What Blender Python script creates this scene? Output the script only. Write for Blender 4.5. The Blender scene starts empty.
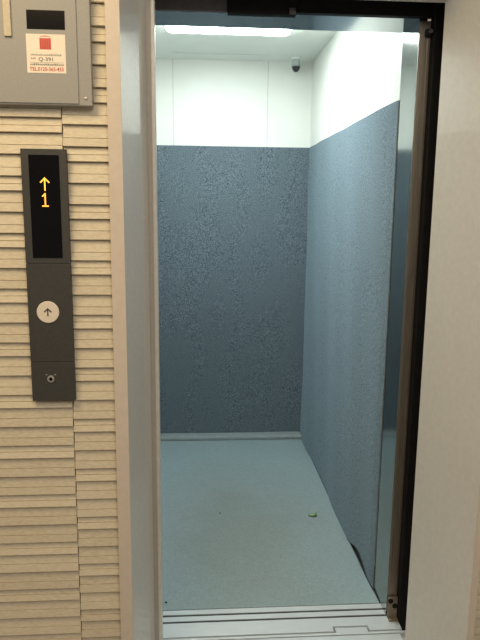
import bpy, bmesh, math, random
from mathutils import Matrix, Vector
random.seed(7)
C = bpy.context.scene.collection
SC = bpy.context.scene

# ------------------------------------------------------------------ camera
cam_d = bpy.data.cameras.new('camera')
cam = bpy.data.objects.new('camera', cam_d)
C.objects.link(cam)
cam_d.sensor_fit = 'VERTICAL'
cam_d.sensor_height = 36.0
cam_d.lens = 621.0 / 640.0 * 36.0
cam_d.clip_start = 0.02
rx = Vector((0.9975, -0.0696, 0.0104))
dn = Vector((-0.0019, -0.1755, -0.9845))
fw = Vector((0.0703, 0.9820, -0.1752)).normalized()
rx = (rx - fw * rx.dot(fw)).normalized()
up = rx.cross(fw)
M = Matrix((rx, up, -fw)).transposed().to_4x4()
M.translation = (0.0, -1.75, 1.48)
cam.matrix_world = M
SC.camera = cam

# ------------------------------------------------------------------ world, exposure
w = bpy.data.worlds.new('world')
SC.world = w
w.use_nodes = True
w.node_tree.nodes['Background'].inputs[0].default_value = (1.0, 0.86, 0.72, 1)
w.node_tree.nodes['Background'].inputs[1].default_value = 0.33
SC.view_settings.view_transform = 'Standard'
SC.view_settings.look = 'None'
SC.view_settings.gamma = 1.0
SC.view_settings.use_curve_mapping = False
SC.view_settings.exposure = 0.0

# ------------------------------------------------------------------ hallway lamps
def area(name, loc, target, size, size_y, power, col):
    l = bpy.data.lights.new(name, 'AREA')
    l.shape = 'RECTANGLE'; l.size = size; l.size_y = size_y
    l.energy = power; l.color = col
    o = bpy.data.objects.new(name, l)
    C.objects.link(o)
    o.location = loc
    o.rotation_euler = (Vector(target) - Vector(loc)).to_track_quat('-Z', 'Y').to_euler()
    return o
area('hallway_lamp', (-0.75, -1.05, 2.55), (-0.55, -0.35, 0.6), 0.7, 0.7, 18.5, (1.0, 0.76, 0.43))
area('hallway_lamp', (0.5, -2.3, 2.6), (0.5, -0.6, 0.5), 0.8, 0.8, 22.0, (1.0, 0.92, 0.82))

CAR_LIGHT = 18.5
CAR_COL = (0.92, 1.0, 0.985)

# ------------------------------------------------------------------ materials
def base_mat(name):
    m = bpy.data.materials.new(name)
    m.use_nodes = True
    return m, m.node_tree.nodes, m.node_tree.links, m.node_tree.nodes['Principled BSDF']

def mat(name, col, rough=0.5, metal=0.0, var=0.0, scale=20.0, bump=0.0, coat=0.0, spec=0.5, stretch=None, col2=None, detail=4.0, coat_rough=0.05):
    m, N, L, b = base_mat(name)
    b.inputs['Roughness'].default_value = rough
    b.inputs['Metallic'].default_value = metal
    b.inputs['Specular IOR Level'].default_value = spec
    b.inputs['Coat Weight'].default_value = coat
    b.inputs['Coat Roughness'].default_value = coat_rough
    tc = N.new('ShaderNodeTexCoord')
    mp = N.new('ShaderNodeMapping')
    if stretch: mp.inputs['Scale'].default_value = stretch
    L.new(tc.outputs['Object'], mp.inputs['Vector'])
    nz = N.new('ShaderNodeTexNoise')
    nz.inputs['Scale'].default_value = scale
    nz.inputs['Detail'].default_value = detail
    L.new(mp.outputs['Vector'], nz.inputs['Vector'])
    rp = N.new('ShaderNodeValToRGB')
    c2 = col2 if col2 else tuple(min(1, c * (1 + var)) for c in col)
    c1 = col if col2 else tuple(c * (1 - var) for c in col)
    rp.color_ramp.elements[0].position = 0.33
    rp.color_ramp.elements[1].position = 0.67
    rp.color_ramp.elements[0].color = (*c1, 1)
    rp.color_ramp.elements[1].color = (*c2, 1)
    L.new(nz.outputs['Fac'], rp.inputs['Fac'])
    L.new(rp.outputs['Color'], b.inputs['Base Color'])
    if bump:
        bp = N.new('ShaderNodeBump')
        bp.inputs['Strength'].default_value = bump
        bp.inputs['Distance'].default_value = 0.003
        L.new(nz.outputs['Fac'], bp.inputs['Height'])
        L.new(bp.outputs['Normal'], b.inputs['Normal'])
    return m

def glow(name, col, strength):
    m, N, L, b = base_mat(name)
    b.inputs['Base Color'].default_value = (*col, 1)
    b.inputs['Emission Color'].default_value = (*col, 1)
    b.inputs['Emission Strength'].default_value = strength
    return m

def tile_mat():
    m, N, L, b = base_mat('stoneware_tile')
    b.inputs['Roughness'].default_value = 0.55
    geo = N.new('ShaderNodeNewGeometry')
    rp = N.new('ShaderNodeValToRGB')
    rp.color_ramp.elements[0].color = (0.57, 0.50, 0.365, 1)
    rp.color_ramp.elements[1].color = (0.63, 0.56, 0.415, 1)
    L.new(geo.outputs['Random Per Island'], rp.inputs['Fac'])
    tc = N.new('ShaderNodeTexCoord')
    mp = N.new('ShaderNodeMapping')
    mp.inputs['Scale'].default_value = (0.25, 1, 1)
    L.new(tc.outputs['Object'], mp.inputs['Vector'])
    nz = N.new('ShaderNodeTexNoise')
    nz.inputs['Scale'].default_value = 260
    nz.inputs['Detail'].default_value = 5
    L.new(mp.outputs['Vector'], nz.inputs['Vector'])
    mx = N.new('ShaderNodeMixRGB'); mx.blend_type = 'OVERLAY'; mx.inputs['Fac'].default_value = 0.35
    L.new(rp.outputs['Color'], mx.inputs['Color1'])
    L.new(nz.outputs['Fac'], mx.inputs['Color2'])
    L.new(mx.outputs['Color'], b.inputs['Base Color'])
    bp = N.new('ShaderNodeBump'); bp.inputs['Strength'].default_value = 0.25; bp.inputs['Distance'].default_value = 0.002
    L.new(nz.outputs['Fac'], bp.inputs['Height'])
    L.new(bp.outputs['Normal'], b.inputs['Normal'])
    return m

def mat_floor_sheet():
    m, N, L, b = base_mat('floor_sheet')
    b.inputs['Roughness'].default_value = 0.75
    tc = N.new('ShaderNodeTexCoord')
    n1 = N.new('ShaderNodeTexNoise'); n1.inputs['Scale'].default_value = 2.2; n1.inputs['Detail'].default_value = 6; n1.inputs['Roughness'].default_value = 0.65
    L.new(tc.outputs['Object'], n1.inputs['Vector'])
    # worn brownish patch of tread dirt in the middle of the sheet
    mp = N.new('ShaderNodeMapping')
    mp.inputs['Location'].default_value = (-0.19 * 1.7, -0.92 * 1.05, 0)
    mp.inputs['Scale'].default_value = (1.7, 1.05, 1)
    L.new(tc.outputs['Object'], mp.inputs['Vector'])
    gr = N.new('ShaderNodeTexGradient'); gr.gradient_type = 'SPHERICAL'
    L.new(mp.outputs['Vector'], gr.inputs['Vector'])
    mul = N.new('ShaderNodeMath'); mul.operation = 'MULTIPLY'
    L.new(gr.outputs['Fac'], mul.inputs[0])
    L.new(n1.outputs['Fac'], mul.inputs[1])
    sc = N.new('ShaderNodeMath'); sc.operation = 'MULTIPLY'; sc.use_clamp = True; sc.inputs[1].default_value = 2.6
    L.new(mul.outputs[0], sc.inputs[0])
    mx = N.new('ShaderNodeMixRGB')
    mx.inputs['Color1'].default_value = (0.260, 0.345, 0.358, 1)
    mx.inputs['Color2'].default_value = (0.222, 0.262, 0.250, 1)
    L.new(sc.outputs[0], mx.inputs['Fac'])
    n2 = N.new('ShaderNodeTexNoise'); n2.inputs['Scale'].default_value = 150; n2.inputs['Detail'].default_value = 3
    L.new(tc.outputs['Object'], n2.inputs['Vector'])
    ov = N.new('ShaderNodeMixRGB'); ov.blend_type = 'OVERLAY'; ov.inputs['Fac'].default_value = 0.3
    L.new(mx.outputs['Color'], ov.inputs['Color1']); L.new(n2.outputs['Fac'], ov.inputs['Color2'])
    L.new(ov.outputs['Color'], b.inputs['Base Color'])
    bp = N.new('ShaderNodeBump'); bp.inputs['Strength'].default_value = 0.15; bp.inputs['Distance'].default_value = 0.004
    L.new(n2.outputs['Fac'], bp.inputs['Height']); L.new(bp.outputs['Normal'], b.inputs['Normal'])
    return m

TILE = tile_mat()
JAMB = mat('jamb_enamel', (0.62, 0.60, 0.545), rough=0.5, var=0.03, scale=60, coat=0.8, coat_rough=0.03, spec=0.2)
CASING = mat('casing_enamel', (0.60, 0.52, 0.43), rough=0.4, var=0.03, scale=50)
DOORP = mat('door_enamel', (0.42, 0.39, 0.33), rough=0.35, var=0.04, scale=60, coat=0.2)
DOOREDGE = mat('door_edge_steel', (0.62, 0.60, 0.55), rough=0.4, metal=0.2, var=0.05, scale=40)
WHITE = mat('white_laminate', (0.77, 0.785, 0.735), rough=0.4, var=0.015, scale=8)
CEIL = mat('ceiling_enamel', (0.78, 0.82, 0.77), rough=0.5, var=0.015, scale=8)
FELT = mat('blue_grey_felt', (0.026, 0.044, 0.054), rough=0.95, col2=(0.220, 0.276, 0.312), scale=265, detail=2, bump=0.4, spec=0.1)
FELT.node_tree.nodes['Principled BSDF'].inputs['Sheen Weight'].default_value = 0.27
FELT.node_tree.nodes['Principled BSDF'].inputs['Sheen Tint'].default_value = (0.62, 0.84, 1.0, 1)
FELT.node_tree.nodes['Principled BSDF'].inputs['Sheen Roughness'].default_value = 0.45
STEEL = mat('hairline_steel', (0.37, 0.39, 0.38), rough=0.12, metal=1.0, var=0.06, scale=30, stretch=(12, 12, 0.3))
BROWNSTEEL = mat('aged_steel', (0.27, 0.235, 0.185), rough=0.32, metal=0.75, var=0.18, scale=30, stretch=(14, 14, 0.4))
ALU = mat('sill_aluminium', (0.64, 0.69, 0.70), rough=0.35, metal=0.25, var=0.06, scale=40, stretch=(0.3, 12, 12))
GROOVE = mat('dark_groove_fill', (0.03, 0.035, 0.035), rough=0.8, var=0.2, scale=60)  # near-black for tile joints; in the sill grooves it paints their shade
BLACK = mat('gap_and_gear_black', (0.010, 0.010, 0.011), rough=0.7, var=0.2, scale=30, spec=0.2)  # flat black for dark gear and for fillers painting the shaft gap's darkness
DARKGREY = mat('dark_mechanism', (0.075, 0.072, 0.075), rough=0.5, metal=0.3, var=0.15, scale=30)
PLATE = mat('galvanised_plate', (0.15, 0.14, 0.15), rough=0.5, metal=0.2, var=0.1, scale=30)
GAPDARK = mat('gap_dark', (0.03, 0.034, 0.036), rough=0.6, var=0.1, scale=30)  # dark colour for the car floor base and the added hem gap strip
CURB = mat('grey_skirting', (0.27, 0.32, 0.32), rough=0.6, var=0.08, scale=25)
LANDFLOOR = mat('landing_stone', (0.30, 0.28, 0.25), rough=0.5, var=0.12, scale=35)
SHEET = mat_floor_sheet()
CAB = mat('cabinet_enamel', (0.29, 0.285, 0.265), rough=0.5, var=0.05, scale=220)
CABSTRIP = mat('cabinet_strip', (0.50, 0.44, 0.32), rough=0.5, var=0.06, scale=120)
PANEL = mat('dark_bronze_plate', (0.053, 0.052, 0.047), rough=0.55, metal=0.3, var=0.08, scale=150)
SMOKED = mat('smoked_acrylic', (0.004, 0.004, 0.005), rough=0.2, var=0.1, scale=100, spec=0.12)
BUTTON = mat('ivory_button', (0.72, 0.64, 0.52), rough=0.35, var=0.02, scale=100)
INK = mat('dark_ink', (0.035, 0.03, 0.028), rough=0.6, var=0.1, scale=200)
CHROME = mat('key_switch_chrome', (0.65, 0.62, 0.56), rough=0.3, metal=0.9, var=0.05, scale=200)
PAPER = mat('sticker_paper', (0.78, 0.70, 0.575), rough=0.5, var=0.02, scale=90)
REDINK = mat('red_ink', (0.52, 0.055, 0.035), rough=0.5, var=0.08, scale=300)
PINKINK = mat('pale_red_ink', (0.62, 0.13, 0.09), rough=0.5, var=0.08, scale=300)
GREYINK = mat('grey_ink', (0.20, 0.19, 0.17), rough=0.6, var=0.1, scale=300)
AMBER = glow('amber_led', (1.0, 0.44, 0.05), 1.4)
LAMP = glow('lamp_diffuser', CAR_COL, CAR_LIGHT)
CAMGREY = mat('camera_housing', (0.42, 0.45, 0.45), rough=0.35, metal=0.5, var=0.05, scale=60)
CAMDOME = mat('camera_dome', (0.02, 0.025, 0.025), rough=0.1, var=0.1, scale=60, spec=0.6)
LEAF = mat('leaf_green', (0.20, 0.32, 0.09), rough=0.6, var=0.25, scale=300)
CRUMB = mat('crumb_brown', (0.035, 0.03, 0.026), rough=0.9, var=0.2, scale=500)
RUST = mat('bracket_steel', (0.24, 0.20, 0.15), rough=0.5, metal=0.4, var=0.25, scale=90)
SCREW = mat('screw_steel', (0.42, 0.39, 0.33), rough=0.35, metal=0.8, var=0.06, scale=200)

# ------------------------------------------------------------------ mesh helpers
def bm_new(): return bmesh.new()

def add_box(bm, x0, x1, y0, y1, z0, z1):
    v = [bm.verts.new(p) for p in ((x0,y0,z0),(x1,y0,z0),(x1,y1,z0),(x0,y1,z0),(x0,y0,z1),(x1,y0,z1),(x1,y1,z1),(x0,y1,z1))]
    for f in ((0,3,2,1),(4,5,6,7),(0,1,5,4),(1,2,6,5),(2,3,7,6),(3,0,4,7)):
        bm.faces.new([v[i] for i in f])

def add_prism(bm, pts, axis, a0, a1):
    """pts: polygon in the two other axes (in order x,y,z without axis)"""
    def mk(p, a):
        if axis == 'z': return (p[0], p[1], a)
        if axis == 'x': return (a, p[0], p[1])
        return (p[0], a, p[1])
    A = [bm.verts.new(mk(p, a0)) for p in pts]
    B = [bm.verts.new(mk(p, a1)) for p in pts]
    n = len(pts)
    bm.faces.new(A); bm.faces.new(list(reversed(B)))
    for i in range(n):
        bm.faces.new((A[i], B[i], B[(i+1) % n], A[(i+1) % n]))

def add_lathe(bm, prof, c, axis='z', seg=28):
    """prof: list of (radius, along) ; closed ends when radius 0"""
    rings = []
    for r, a in prof:
        ring = []
        for k in range(seg if r > 1e-6 else 1):
            t = 2*math.pi*k/seg
            u, v = r*math.cos(t), r*math.sin(t)
            if axis == 'z': p = (c[0]+u, c[1]+v, c[2]+a)
            else: p = (c[0]+u, c[1]+a, c[2]+v)
            ring.append(bm.verts.new(p))
        rings.append(ring)
    for A, B in zip(rings, rings[1:]):
        for k in range(seg):
            a = A[k % len(A)]; a2 = A[(k+1) % len(A)]
            b = B[k % len(B)]; b2 = B[(k+1) % len(B)]
            vs = []
            for q in (a, a2, b2, b):
                if q not in vs: vs.append(q)
            if len(vs) > 2: bm.faces.new(vs)

def add_stroke(bm, p, q, wd, y0, y1):
    """bar drawn in the XZ plane from p to q with width wd, between depths y0 and y1"""
    d = Vector((q[0]-p[0], q[1]-p[1])); d.normalize()
    n = Vector((-d.y, d.x)) * wd/2
    pts = [(p[0]+n.x, p[1]+n.y), (p[0]-n.x, p[1]-n.y), (q[0]-n.x, q[1]-n.y), (q[0]+n.x, q[1]+n.y)]
    add_prism(bm, pts, 'y', y0, y1)

def obj(name, bm, m, parent=None, bevel=0.0, smooth=False):
    bmesh.ops.recalc_face_normals(bm, faces=bm.faces)
    me = bpy.data.meshes.new(name)
    bm.to_mesh(me); bm.free()
    me.materials.append(m)
    if smooth:
        for p in me.polygons: p.use_smooth = True
    o = bpy.data.objects.new(name, me)
    C.objects.link(o)
    if parent:
        o.parent = parent
        o.matrix_parent_inverse = Matrix.Translation(-Vector(parent_world(parent)))
    if bevel:
        b = o.modifiers.new('bevel', 'BEVEL'); b.width = bevel; b.segments = 2; b.limit_method = 'ANGLE'
    return o

def parent_world(p):
    v = Vector(p.location)
    while p.parent:
        p = p.parent
        if p.type == 'EMPTY': v = v + Vector(p.location)
    return v if p.type == 'EMPTY' else Vector((0, 0, 0))

def thing(name, label, cat, loc):
    o = bpy.data.objects.new(name, None)
    o.empty_display_size = 0.05
    C.objects.link(o); o.location = loc
    o['label'] = label; o['category'] = cat
    return o

def part(name, bm, m, root, **k):
    """meshes are written in world coordinates; shift them to the root"""
    top = root
    while top.parent: top = top.parent
    off = Vector(top.location) if top.type == 'EMPTY' else Vector((0, 0, 0))
    bmesh.ops.translate(bm, verts=bm.verts, vec=-off)
    bmesh.ops.recalc_face_normals(bm, faces=bm.faces)
    sm = k.pop('smooth', False); bev = k.pop('bevel', 0.0); lab = k.pop('label', None)
    me = bpy.data.meshes.new(name); bm.to_mesh(me); bm.free(); me.materials.append(m)
    if sm:
        for p in me.polygons: p.use_smooth = True
    o = bpy.data.objects.new(name, me); C.objects.link(o); o.parent = root
    if bev:
        b = o.modifiers.new('bevel', 'BEVEL'); b.width = bev; b.segments = 2; b.limit_method = 'ANGLE'
    if lab: o['label'] = lab
    return o

def tag(o, label, cat, group=None):
    o['label'] = label; o['category'] = cat
    if group: o['group'] = group
    return o

def struct(name, bm, m, **k):
    o = obj(name, bm, m, **k); o['kind'] = 'structure'
    return o

def box_bm(*a):
    bm = bm_new(); add_box(bm, *a); return bm

def smooth_angle(o):
    for p in o.data.polygons: p.use_smooth = True

# ------------------------------------------------------------------ landing: key planes
JLx0, JLy0, JLx1, JLy1 = -0.192, -0.05, -0.142, 0.145     # left jamb front / back edge
JRx0, JRy0, JRx1, JRy1 = 0.814, -0.12, 0.725, 0.145       # right jamb front / back edge
WALL_H = 2.50

def tile_column(bm, x0, x1, phase, yb, ztop):
    hs = [0.0555, 0.0385, 0.0560]
    z = phase
    k = 0
    while z > ztop: z -= 0.15
    z = phase
    # 'phase' is the z of the bottom of a small tile; walk up and down from there
    def one(zb, zt, split):
        if zt <= 0.002 or zb >= ztop: return
        zb = max(zb, 0.0); zt = min(zt, ztop)
        g = 0.0007
        h = zt - zb
        ym = zb + h*split
        ft, fb = yb - 0.012, yb - 0.0235
        fm = ft + (fb-ft)*(1-split)
        pts = [(yb, zb+g), (fb+0.001, zb+g), (fb, zb+g+0.001), (fm-0.0012, ym-0.0008), (fm+0.0030, ym-0.0004),
               (fm+0.0030, ym+0.0006), (fm+0.0006, ym+0.0010), (ft, zt-g), (yb, zt-g)]
        add_prism(bm, pts, 'x', x0+0.0012, x1-0.0012)
    period = 0.15
    n0 = int(phase/period) + 2
    for i in range(-n0, 8):
        b = phase + i*period
        one(b, b+0.0385, 0.48)
        one(b+0.0385, b+0.0945, 0.40)
        one(b+0.0945, b+0.15, 0.44)

YT = -0.012                                                # back plane of the tiles
# --- left wall: a backing with rows of ribbed tile on it
wl = bm_new()
add_box(wl, -1.60, -0.222, YT, 0.145, 0.0, WALL_H)
wall_left = struct('wall_left', wl, GROOVE)
tb = bm_new()
tile_column(tb, -0.3495, -0.2295, 1.5999, YT, WALL_H)
tile_column(tb, -0.647, -0.3495, 1.5225, YT, WALL_H)
tile_column(tb, -0.948, -0.647, 1.5999, YT, WALL_H)
tile_column(tb, -1.249, -0.948, 1.5225, YT, WALL_H)
tile_column(tb, -1.550, -1.249, 1.5999, YT, WALL_H)
t = obj('tile_facing', tb, TILE, parent=wall_left)
# --- right wall
wr = bm_new()
YR = -0.085
add_box(wr, 0.832, 1.90, YR, 0.145, 0.0, WALL_H)
wall_right = struct('wall_right', wr, GROOVE)
tb = bm_new()
tile_column(tb, 0.8355, 1.137, 1.5225, YR, WALL_H)
tile_column(tb, 1.137, 1.438, 1.5999, YR, WALL_H)
tile_column(tb, 1.438, 1.739, 1.5225, YR, WALL_H)
obj('tile_facing', tb, TILE, parent=wall_right)

# --- door frame: jambs with casing lips, and head
HZ = 2.078                                                  # underside of the landing head
bm = bm_new()
add_prism(bm, [(-0.2275, JLy0), (JLx0, JLy0), (JLx1, JLy1), (-0.170, JLy1), (-0.211, JLy0+0.03), (-0.2275, JLy0+0.03)], 'z', 0.0, 2.20)
jl = struct('trim_1', bm, JAMB)
bm = box_bm(-0.2282, JLx0, JLy0-0.004, JLy0, 0.0, 2.20)
obj('casing_face', bm, CASING, parent=jl)
bm = bm_new()
add_prism(bm, [(0.834, JRy0), (JRx0, JRy0), (JRx1, JRy1), (0.745, JRy1), (0.829, JRy0+0.03), (0.834, JRy0+0.03)], 'z', 0.0, 2.20)
jr = struct('trim_2', bm, JAMB)
bm = box_bm(JRx0, 0.8345, JRy0-0.004, JRy0, 0.0, 2.20)
obj('casing_face', bm, CASING, parent=jr)
bm = bm_new()
add_prism(bm, [(-0.05, HZ+0.05), (0.145, HZ), (0.145, WALL_H), (-0.05, WALL_H)], 'x', -0.2215, 0.8315)
struct('wall_front', bm, JAMB)

# --- landing floor
struct('floor', box_bm(-1.60, 1.90, -3.2, -0.055, -0.06, 0.0), LANDFLOOR)

# ------------------------------------------------------------------ the lift car shell
XL, XR, YF, YB, ZC = -0.37, 0.70, 0.445, 2.152, 2.353
bm = bm_new()
for a, b in ((XL, -0.1375), (-0.1335, 0.4310), (0.4350, XR)):
    add_box(bm, a, b, YB, YB+0.03, 0.0, ZC)
add_box(bm, XL, XR, YB+0.004, YB+0.04, 0.0, ZC)
wb = struct('wall_back', bm, WHITE)
SEAM = mat('gap_fill_grey', (0.52, 0.54, 0.51), rough=0.7, var=0.1, scale=40)  # grey fill painting the shade inside the panel gaps and vent slot
for a, b in ((-0.1374, -0.1336), (0.4311, 0.4349)):
    obj('panel_seam', box_bm(a, b, YB+0.0008, YB+0.004, 0.03, ZC-0.001), SEAM, parent=wb)
struct('wall_car_right', box_bm(XR, XR+0.03, YF, YB+0.04, 0.0, ZC), WHITE)
struct('wall_car_left', box_bm(XL-0.03, XL, YF-0.02, YB+0.04, 0.0, ZC), WHITE)
# ceiling with a fine ventilation slot near the back
bm = bm_new()
SY0, SY1 = 1.998, 2.012
add_box(bm, XL-0.03, XR+0.03, 0.285, SY0, ZC, ZC+0.05)
add_box(bm, XL-0.03, XR+0.03, SY1, YB+0.04, ZC, ZC+0.05)
add_box(bm, XL-0.03, -0.130, SY0, SY1, ZC, ZC+0.05)
add_box(bm, 0.430, XR+0.03, SY0, SY1, ZC, ZC+0.05)
add_box(bm, -0.130, 0.430, SY0, SY1, ZC+0.012, ZC+0.05)
ce = struct('ceiling', bm, CEIL)
obj('ventilation_slot', box_bm(-0.1299, 0.4299, SY0+0.0001, SY1-0.0001, ZC+0.002, ZC+0.0119), SEAM, parent=ce)
struct('floor', box_bm(XL-0.03, XR+0.03, 0.3585, YB+0.04, -0.05, 0.0), GAPDARK)
# transom, return post, left return
bm = box_bm(XL-0.03, XR, 0.285, 0.4445, 2.073, ZC)
struct('trim_3', bm, STEEL, bevel=0.001)
bm = box_bm(XR, 0.726, 0.286, 0.4448, 0.0, ZC)
struct('trim_4', bm, STEEL)
bm = bm_new()
add_box(bm, XR-0.0005, 0.7360, 0.280, 0.2855, 0.02, 2.066)
add_box(bm, XR+0.004, XR+0.009, 0.2765, 0.2800, 0.02, 2.066)
add_box(bm, 0.727, 0.732, 0.2765, 0.2800, 0.02, 2.066)
struct('trim_5', bm, BROWNSTEEL)
struct('trim_6', box_bm(XL-0.03, -0.150, 0.368, 0.444, 0.0, 2.068), STEEL)
# black post, plates and added fillers standing for the dark shaft gap
bm = bm_new()
add_box(bm, 0.7365, 0.83, 0.246, 0.286, -0.05, 2.30)
add_box(bm, 0.82, 0.83, 0.146, 0.246, -0.05, 2.30)
add_box(bm, -1.20, 0.83, 0.262, 0.2845, 2.073, 2.30)
add_box(bm, -1.20, 0.83, 0.146, 0.262, 2.29, 2.30)
add_box(bm, -1.21, -1.20, 0.146, 0.41, -0.05, 2.30)
add_box(bm, -1.20, XL-0.03, 0.40, 0.41, -0.05, 2.30)
struct('trim_7', bm, BLACK)
# shade strip behind the right felt hem, and back skirting
struct('hem_gap_shade', box_bm(0.6985, XR, YF+0.001, YB, 0.0, 0.10), GAPDARK)  # dark strip added so the gap under the lifted hem looks shaded
bm = bm_new()
add_prism(bm, [(2.078, 0.006), (2.078, 0.024), (2.088, 0.030), (YB, 0.031), (YB, 0.004), (2.10, 0.004)], 'x', XL, 0.687)
struct('baseboard_back', bm, CURB, bevel=0.002)

# ------------------------------------------------------------------ doors parked at the left
d = struct('door_1', box_bm(-1.02, -0.1285, 0.150, 0.180, 0.006, 2.10), DOORP)
bm = bm_new()
add_box(bm, -0.1285, -0.1165, 0.147, 0.183, 0.006, 2.10)
obj('leading_edge', bm, DOOREDGE, parent=d, bevel=0.002)
d = struct('door_2', box_bm(-1.02, -0.142, 0.277, 0.303, 0.006, 2.07), DOORP)
obj('leading_edge', box_bm(-0.142, -0.134, 0.276, 0.304, 0.006, 2.07), DOOREDGE, parent=d)
d = struct('door_3', box_bm(-1.02, -0.142, 0.321, 0.347, 0.006, 2.07), DOORP)
obj('leading_edge', box_bm(-0.142, -0.134, 0.320, 0.348, 0.006, 2.07), DOOREDGE, parent=d)

# ------------------------------------------------------------------ felt sheets on the car walls
def felt_sheet(name, face, a0, a1, z0f, z1, na, nz, place, label):
    """thin sheet with thickness; place(a, z, wave) -> (x, y, z)"""
    bm = bm_new()
    th = 0.006
    F, B = [], []
    for i in range(na+1):
        a = a0 + (a1-a0)*i/na
        zb = z0f(a)
        fr, bk = [], []
        for j in range(nz+1):
            z = zb + (z1-zb)*j/nz
            wv = 0.0016*math.sin(a*7.3+z*1.1) + 0.0012*math.sin(a*17.0-z*2.3+1.0) + 0.0008*math.sin(z*9+a*3)
            fr.append(bm.verts.new(place(a, z, wv+th)))
            bk.append(bm.verts.new(place(a, z, 0.0005)))
        F.append(fr); B.append(bk)
    for i in range(na):
        for j in range(nz):
            bm.faces.new((F[i][j], F[i+1][j], F[i+1][j+1], F[i][j+1]))
            bm.faces.new((B[i][j], B[i][j+1], B[i+1][j+1], B[i+1][j]))
    for i in range(na):
        bm.faces.new((F[i][0], B[i][0], B[i+1][0], F[i+1][0]))
        bm.faces.new((F[i][nz], F[i+1][nz], B[i+1][nz], B[i][nz]))
    for j in range(nz):
        bm.faces.new((F[0][j], F[0][j+1], B[0][j+1], B[0][j]))
        bm.faces.new((F[na][j], B[na][j], B[na][j+1], F[na][j+1]))
    o = obj(name, bm, FELT, smooth=True)
    o.data.set_sharp_from_angle(angle=math.radians(40))
    tag(o, label, 'felt', 'felt sheets lining the lift car')
    return o

felt_sheet('felt_sheet', 'back', XL+0.0025, 0.6985, lambda a: 0.0318, 1.857, 60, 60,
           lambda a, z, wv: (a, YB-0.0004-wv, z),
           'dark blue-grey felt sheet covering the back wall of the lift car')

def lift(a):                                              # lower hem of the right sheet, loose near the doorway
    base = 0.0060 + 0.002*math.sin(a*5)
    up = 0.040*math.exp(-((a-0.66)/0.10)**2)
    return base + up
def right_place(a, z, wv):
    flare = 0.008*math.exp(-z/0.30)*min(1.0, max(0.0, (a-0.42)/0.15))*(0.5+0.5*math.sin(a*6.0+2.0))
    if wv < 0.001: return (0.6980 - flare*0.98, a, z)
    return (0.6978 - wv*min(1.0, 0.12+(a-YF)/0.06) - flare, a, z)
felt_sheet('felt_sheet', 'right', YF+0.0005, YB-0.0095, lift, 1.857, 120, 60, right_place,
           'blue-grey felt sheet on the right car wall, hem lifting near the doorway')
felt_sheet('felt_sheet', 'left', YF+0.004, YB-0.012, lambda a: 0.005, 1.857, 40, 30,
           lambda a, z, wv: (XL+0.0004+wv, a, z),
           'blue-grey felt sheet on the left car wall, hidden behind the parked doors')

# ------------------------------------------------------------------ floor sheet
bm = bm_new()
nx, ny = 36, 60
def edge_r(y):
    return 0.6905 + 0.006*math.exp(-((y-0.36)/0.10)**2) + 0.0005*math.sin(y*9.0)
G = []
for i in range(ny+1):
    y = 0.3583 + (2.090-0.3583)*i/ny
    row = []
    for j in range(nx+1):
        x = (XL+0.01) + (edge_r(y)-(XL+0.01))*j/nx
        z = 0.003 + 0.0005*math.sin(x*9+y*4) + 0.0004*math.sin(y*13-x*5)
        row.append(bm.verts.new((x, y, z)))
    G.append(row)
for i in range(ny):
    for j in range(nx):
        bm.faces.new((G[i][j], G[i][j+1], G[i+1][j+1], G[i+1][j]))
r = bmesh.ops.extrude_face_region(bm, geom=list(bm.faces))
for v in r['geom']:
    if isinstance(v, bmesh.types.BMVert): v.co.z = 0.0002
o = obj('floor_mat', bm, SHEET)
tag(o, 'pale blue-grey protective sheet with brownish scuffs covering the lift car floor', 'mat')

# ------------------------------------------------------------------ door sills
s = thing('door_sill', 'aluminium car door sill with two dark grooves and a small rectangular notch', 'door sill', (0.17, 0.285, 0.0))
bm = bm_new()
xl, xr = -0.40, 0.7360
def slab(bm, y0, y1, z0=-0.02, z1=0.0):
    add_box(bm, xl, xr, y0, y1, z0, z1)
slab(bm, 0.3315, 0.3580)
slab(bm, 0.2945, 0.3205)
slab(bm, 0.2360, 0.2835)
add_box(bm, xl, 0.488, 0.2100, 0.2360, -0.02, 0.0)
add_box(bm, 0.618, xr, 0.2100, 0.2360, -0.02, 0.0)
slab(bm, 0.2100, 0.3580, -0.05, -0.02)
part('sill_plate', bm, ALU, s)
bm = bm_new()
slab(bm, 0.3206, 0.3314, -0.0199, -0.002)
slab(bm, 0.2836, 0.2944, -0.0199, -0.002)
part('groove', bm, GROOVE, s, label='groove shade painted as a dark fill')

s = thing('door_sill', 'aluminium landing door sill at the very front edge of the doorway', 'door sill', (0.29, 0.06, 0.0))
bm = bm_new()
for a, b in ((-0.053, 0.060), (0.068, 0.112), (0.120, 0.1845), (0.1910, 0.2010)):
    add_box(bm, -0.40 if a > 0.15 else -0.138, 0.82 if a > 0.15 else 0.72, a, b, -0.02, 0.0)
add_box(bm, 0.4960, 0.6100, 0.2010, 0.2275, -0.02, -0.0005)
add_box(bm, -0.138, 0.72, -0.053, 0.2010, -0.05, -0.02)
part('sill_plate', bm, ALU, s)
bm = bm_new()
for a, b in ((0.0601, 0.0679), (0.1121, 0.1199), (0.1846, 0.1904)):
    add_box(bm, -0.138, 0.72, a, b, -0.0199, -0.010)
part('groove', bm, GROOVE, s, label='groove shade painted as a dark fill')

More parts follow.
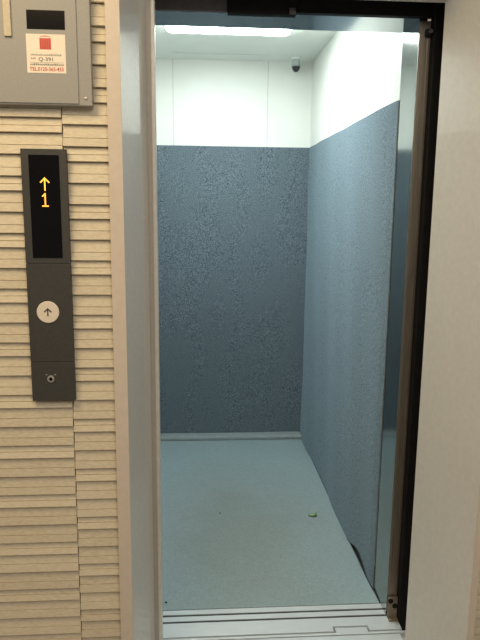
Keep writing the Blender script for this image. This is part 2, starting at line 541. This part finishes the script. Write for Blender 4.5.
# ------------------------------------------------------------------ ceiling light
LX0, LX1, LY0, LY1 = -0.140, 0.462, 0.80, 1.520
cl = thing('ceiling_light', 'bright rectangular fluorescent ceiling light in the lift car', 'light', (0.16, 1.16, ZC))
bm = bm_new()
rr = 0.03
pts = []
for cx, cy, a0 in ((LX1-rr, LY1-rr, 0), (LX0+rr, LY1-rr, 90), (LX0+rr, LY0+rr, 180), (LX1-rr, LY0+rr, 270)):
    for k in range(6):
        t = math.radians(a0 + 90*k/5)
        pts.append((cx+rr*math.cos(t), cy+rr*math.sin(t)))
add_prism(bm, pts, 'z', ZC-0.022, ZC-0.004)
part('diffuser', bm, LAMP, cl, bevel=0.006)
bm = bm_new()
add_prism(bm, [(0.16+(p[0]-0.16)*1.03, 1.16+(p[1]-1.16)*1.025) for p in pts], 'z', ZC-0.006, ZC-0.0002)
part('frame', bm, CEIL, cl)

# ------------------------------------------------------------------ dome camera
cx, cy = 0.583, 2.045
dc = thing('security_camera', 'small grey security camera with dark dome under the car ceiling', 'camera', (cx, cy, ZC))
bm = bm_new(); add_lathe(bm, [(0, 0), (0.030, 0), (0.030, -0.006), (0.024, -0.012), (0, -0.012)], (cx, cy, ZC-0.0002)); part('mount', bm, CEIL, dc, smooth=False)
bm = bm_new(); add_lathe(bm, [(0, 0), (0.0225, 0), (0.0245, -0.004), (0.0245, -0.026), (0.0265, -0.028), (0.0265, -0.037), (0.023, -0.038), (0, -0.038)], (cx, cy, ZC-0.0122)); part('housing', bm, CAMGREY, dc)
bm = bm_new(); add_lathe(bm, [(0.0, 0.0)] + [(0.0235*math.cos(math.radians(a)), -0.030*math.sin(math.radians(a))) for a in range(0, 90, 10)] + [(0, -0.030)], (cx, cy, ZC-0.0502)); part('dome', bm, CAMDOME, dc, smooth=True, label='dark smoked dome')

# ------------------------------------------------------------------ overhead door gear
og = thing('door_operator', 'dark door operator plate with end block above the car doorway', 'door operator', (0.2, 0.25, 2.09))
bm = bm_new()
add_box(bm, 0.095, 0.302, 0.235, 0.2615, 2.0570, 2.14)
part('cover', bm, BLACK, og, bevel=0.002)
bm = bm_new()
add_box(bm, 0.280, 0.300, 0.226, 0.2348, 2.058, 2.076)
part('end_block', bm, DARKGREY, og, bevel=0.001)
bm = bm_new()
add_box(bm, -0.160, 0.094, 0.248, 0.2615, 2.064, 2.14)
part('hanger_plate', bm, PLATE, og, label='grey plate')

# latch lug on the post, upper right
lg = thing('door_latch', 'small dark latch lug near the top of the right door post', 'latch', (0.735, 0.27, 2.03))
bm = bm_new(); add_box(bm, 0.716, 0.736, 0.262, 0.2763, 2.018, 2.040); part('body', bm, BLACK, lg, bevel=0.003)
bm = bm_new(); add_lathe(bm, [(0, 0), (0.007, 0), (0.007, -0.012), (0.005, -0.014), (0, -0.014)], (0.727, 0.2618, 2.029), axis='y', seg=16); part('roller', bm, DARKGREY, lg)

# foot bracket of the right post
fb = thing('foot_bracket', 'rusty steel foot bracket with two dark holes under the right post', 'bracket', (0.72, 0.27, 0.0))
bm = bm_new(); add_box(bm, 0.7010, 0.7360, 0.2680, 0.2762, 0.0005, 0.085); add_box(bm, 0.7010, 0.7360, 0.2480, 0.2680, 0.0005, 0.006)
part('plate', bm, RUST, fb, bevel=0.0015)
for x, z in ((0.7090, 0.072), (0.7255, 0.052)):
    bm = bm_new(); add_lathe(bm, [(0, 0), (0.0095, 0), (0.0095, -0.003), (0.0, -0.003)], (x, 0.2679, z), axis='y', seg=18)
    part('hole_dark', bm, BLACK, fb)  # black disc standing in for the shaded depth of a hole

# ------------------------------------------------------------------ hall call panel
PX, PZ0, PZ1, PY = -0.3962, 0.949, 1.630, -0.052
HW = 0.0585
cp = thing('call_panel', 'tall dark call panel with amber arrow and lit number on the tiled wall', 'call panel', (PX, -0.036, PZ0))
YW = -0.0358
bm = bm_new()
add_box(bm, PX-HW, PX+HW, PY, YW, 1.3325, PZ1)
add_box(bm, PX-HW, PX+HW, PY, YW, PZ0+0.1122, 1.3315)
add_box(bm, PX-HW, PX+HW, PY, YW, PZ0, PZ0+0.1112)
part('faceplate', bm, PANEL, cp, bevel=0.0008)
bm = box_bm(PX-0.0385, PX+0.0395, PY-0.0015, PY-0.0001, 1.347, 1.6145)
ds = part('display_screen', bm, SMOKED, cp, label='smoked black display window')
ya, yb2 = PY-0.0024, PY-0.0016
bm = bm_new()
ax, az = PX+0.0010, 1.5555
add_stroke(bm, (ax, az-0.0005), (ax, az-0.0325), 0.0033, ya, yb2)
add_stroke(bm, (ax+0.0013, az+0.001), (ax-0.0115, az-0.0115), 0.0033, ya-0.0001, yb2)
add_stroke(bm, (ax-0.0013, az+0.001), (ax+0.0115, az-0.0115), 0.0033, ya-0.0002, yb2)
part('arrow_indicator', bm, AMBER, ds, label='glowing amber up arrow')
bm = bm_new()
ox, oz = PX+0.0005, 1.5170
add_stroke(bm, (ox, oz), (ox, oz-0.0335), 0.0033, ya, yb2)
add_stroke(bm, (ox-0.0085, oz-0.0335), (ox+0.0085, oz-0.0335), 0.0033, ya-0.0001, yb2)
add_stroke(bm, (ox+0.001, oz-0.001), (ox-0.0075, oz-0.0090), 0.0033, ya-0.0002, yb2)
part('floor_digit', bm, AMBER, ds, label='glowing amber digit 1')
bx_, bz_ = PX-0.0055, 1.2000
bm = bm_new(); add_lathe(bm, [(0, 0), (0.0300, 0), (0.0300, -0.0015), (0.0285, -0.003), (0, -0.0036)], (bx_, PY-0.0001, bz_), axis='y', seg=40)
cb = part('call_button', bm, BUTTON, cp, label='round ivory call button')
bm = bm_new(); ya, yb2 = PY-0.0046, PY-0.0030
add_stroke(bm, (bx_, bz_+0.0095), (bx_, bz_-0.0105), 0.0030, ya, yb2)
add_stroke(bm, (bx_+0.001, bz_+0.0105), (bx_-0.0095, bz_+0.0005), 0.0030, ya-0.0001, yb2)
add_stroke(bm, (bx_-0.001, bz_+0.0105), (bx_+0.0095, bz_+0.0005), 0.0030, ya-0.0002, yb2)
part('button_arrow', bm, INK, cb, label='dark up arrow')
kx, kz = PX-0.0055, 1.0125
bm = bm_new(); add_lathe(bm, [(0.0052, -0.001), (0.0052, -0.0035), (0.0095, -0.0030), (0.0105, 0), (0.0052, 0), (0.0052, -0.001)], (kx, PY-0.0001, kz), axis='y', seg=28)
ks = part('key_switch', bm, CHROME, cp, label='small chrome key switch')
bm = bm_new(); add_lathe(bm, [(0, 0), (0.0051, 0), (0.0051, -0.0022), (0, -0.0022)], (kx, PY-0.0001, kz), axis='y', seg=24)
add_stroke(bm, (kx-0.002, kz-0.003), (kx+0.003, kz+0.003), 0.0014, PY-0.0034, PY-0.0022)
part('keyhole', bm, SMOKED, ks)
bm = bm_new()
for s_ in (-1, 1):
    add_stroke(bm, (kx+s_*0.0095, kz+0.0105), (kx+s_*0.0140, kz+0.0135), 0.0022, PY-0.0006, PY-0.00005)
part('switch_mark', bm, CHROME, cp, label='two tiny pale marks')

# ------------------------------------------------------------------ equipment cabinet, upper left
CX1, CZ0, CY = -0.2650, 1.7380, -0.060
cab = thing('equipment_cabinet', 'grey metal wall cabinet with a white sticker above the call panel', 'cabinet', (-0.45, -0.036, CZ0))
bm = bm_new()
add_box(bm, -0.66, CX1, CY, YW, CZ0, 2.22)
part('housing', bm, CAB, cab, bevel=0.0015)
bm = bm_new()
DX1 = -0.2985
add_box(bm, -0.655, DX1, CY-0.0035, CY-0.0001, CZ0+0.004, 2.215)
cd_ = part('door', bm, CAB, cab, bevel=0.0008)
FY = CY-0.0036
bm = box_bm(-0.4200, -0.3265, FY-0.0010, FY, 1.9185, 1.9630)
part('inspection_window', bm, SMOKED, cab, label='black rectangular window')
bm = bm_new()
add_box(bm, -0.4755, -0.4575, FY-0.006, FY, 1.8990, 2.06)
part('grip_strip', bm, CABSTRIP, cab, bevel=0.001, label='beige grip strip')
bm = bm_new(); add_lathe(bm, [(0, 0), (0.0042, 0), (0.0038, -0.0015), (0, -0.002)], (-0.2810, CY-0.0001, 1.756), axis='y', seg=16)
part('screw', bm, SCREW, cab)
# sticker
SX0, SX1, SZ0, SZ1 = -0.4235, -0.3270, 1.8145, 1.9070
st = part('sticker', box_bm(SX0, SX1, FY-0.0006, FY, SZ0, SZ1), PAPER, cab, label='white printed sticker with red emblem')
TY0, TY1 = FY-0.0010, FY-0.0006
SCX = (SX0+SX1)/2
bm = bm_new()
ex, ez = SCX-0.0012, 1.8845
add_box(bm, ex-0.0140, ex+0.0140, TY0, TY1, ez-0.0135, ez+0.0130)
em = part('emblem', bm, REDINK, st, label='red square emblem')
bm = bm_new()
for q in (-0.0085, -0.0030, 0.0030, 0.0085):
    add_box(bm, ex+q-0.0008, ex+q+0.0008, TY0-0.0003, TY0, ez-0.0095, ez+0.0070)
for q in (-0.0060, 0.0015, 0.0085):
    add_box(bm, ex-0.0105, ex+0.0105, TY0-0.0003, TY0, ez+q-0.0006, ez+q+0.0006)
add_stroke(bm, (ex-0.0135, ez+0.0160), (ex-0.0030, ez+0.0178), 0.0013, TY0, TY1)
add_stroke(bm, (ex+0.0135, ez+0.0160), (ex+0.0030, ez+0.0178), 0.0013, TY0, TY1)
add_box(bm, ex-0.0040, ex+0.0040, TY0, TY1, ez+0.0168, ez+0.0188)
part('emblem_marks', bm, PINKINK, st)

def text(name, s, x, z, size, m, parent, width=None, bold=0.0):
    cu = bpy.data.curves.new(name, 'FONT')
    cu.body = s; cu.size = size; cu.align_x = 'CENTER'; cu.align_y = 'CENTER'
    cu.extrude = 0.0002; cu.offset = bold
    tmp = bpy.data.objects.new(name, cu); C.objects.link(tmp)
    dg = bpy.context.evaluated_depsgraph_get()
    me = bpy.data.meshes.new_from_object(tmp.evaluated_get(dg))
    bpy.data.objects.remove(tmp)
    wd = max(v.co.x for v in me.vertices) - min(v.co.x for v in me.vertices)
    k = (width/wd) if width else 1.0
    for v in me.vertices:
        v.co = Vector((v.co.x*k + x, TY1 - 0.0002 - v.co.z - 0.0, v.co.y + z)) - Vector(cab.location)
    me.materials.clear(); me.materials.append(m)
    o = bpy.data.objects.new(name, me); C.objects.link(o); o.parent = parent
    return o
text('sticker_number', 'Q-391', SCX-0.0005, 1.8470, 0.0125, INK, st, 0.0350)
text('phone_number', 'TEL.0120-365-453', SCX, 1.8235, 0.0125, REDINK, st, 0.0840, 0.0002)

def tiny_print(name, x0, x1, z, h, m, seed):
    """rows of print too small to read: each mark a little cluster of strokes"""
    rnd = random.Random(seed)
    bm = bm_new()
    x = x0
    while x < x1 - h*0.6:
        wd = h*rnd.uniform(0.7, 0.95)
        for k in range(rnd.choice((2, 3))):
            zz = z + h*(k/2.0-0.5)*0.8
            add_box(bm, x, x+wd, TY0, TY1, zz-h*0.07, zz+h*0.07)
        xx = x + wd*rnd.uniform(0.3, 0.7)
        add_box(bm, xx-h*0.07, xx+h*0.07, TY0-0.0001, TY1, z-h*0.45, z+h*0.45)
        x += wd + h*0.18
    return part(name, bm, m, st)
tiny_print('small_print', SX0+0.010, SX1-0.010, 1.8580, 0.0042, GREYINK, 1)
tiny_print('small_print', SX0+0.010, SX0+0.024, 1.8495, 0.0040, GREYINK, 2)
tiny_print('small_print', SX0+0.008, SX1-0.006, 1.8350, 0.0044, INK, 3)
part('rule_line', box_bm(SX0+0.008, SX1-0.006, TY0, TY1, 1.8394, 1.8399), GREYINK, st)

# ------------------------------------------------------------------ litter on the floor sheet
lf = bm_new()
ctr = Vector((0.5680, 1.072, 0.0045))
prev = None
for k in range(9):
    t = k/8
    ang = math.radians(200 + 170*t)
    p = ctr + Vector((0.020*math.cos(ang), 0.030*math.sin(ang), 0.004*math.sin(t*math.pi)))
    wdt = 0.0075*math.sin(math.pi*(0.08+0.84*t))
    n = Vector((math.cos(ang), math.sin(ang), 0))
    row = [lf.verts.new(p - n*wdt + Vector((0, 0, 0.003))), lf.verts.new(p), lf.verts.new(p + n*wdt + Vector((0, 0, 0.003)))]
    if prev:
        for q in (0, 1): lf.faces.new((prev[q], prev[q+1], row[q+1], row[q]))
    prev = row
o = obj('leaf', lf, LEAF)
sm = o.modifiers.new('thickness', 'SOLIDIFY'); sm.thickness = 0.0008
tag(o, 'small curled green leaf scrap lying on the lift floor sheet', 'leaf')
def crumb(x, y, r, label):
    bm = bm_new()
    bmesh.ops.create_icosphere(bm, subdivisions=2, radius=r)
    for v in bm.verts:
        v.co *= random.uniform(0.75, 1.15); v.co.z *= 0.5
    zmin = min(v.co.z for v in bm.verts)
    bmesh.ops.translate(bm, verts=bm.verts, vec=(x, y, 0.0038-zmin))
    o = obj('crumb', bm, CRUMB)
    tag(o, label, 'crumb')
crumb(0.115, 1.095, 0.0045, 'tiny dark crumb in the middle of the floor sheet')
crumb(-0.116, 0.400, 0.0045, 'tiny dark crumb at the front left corner of the floor sheet by the sill')
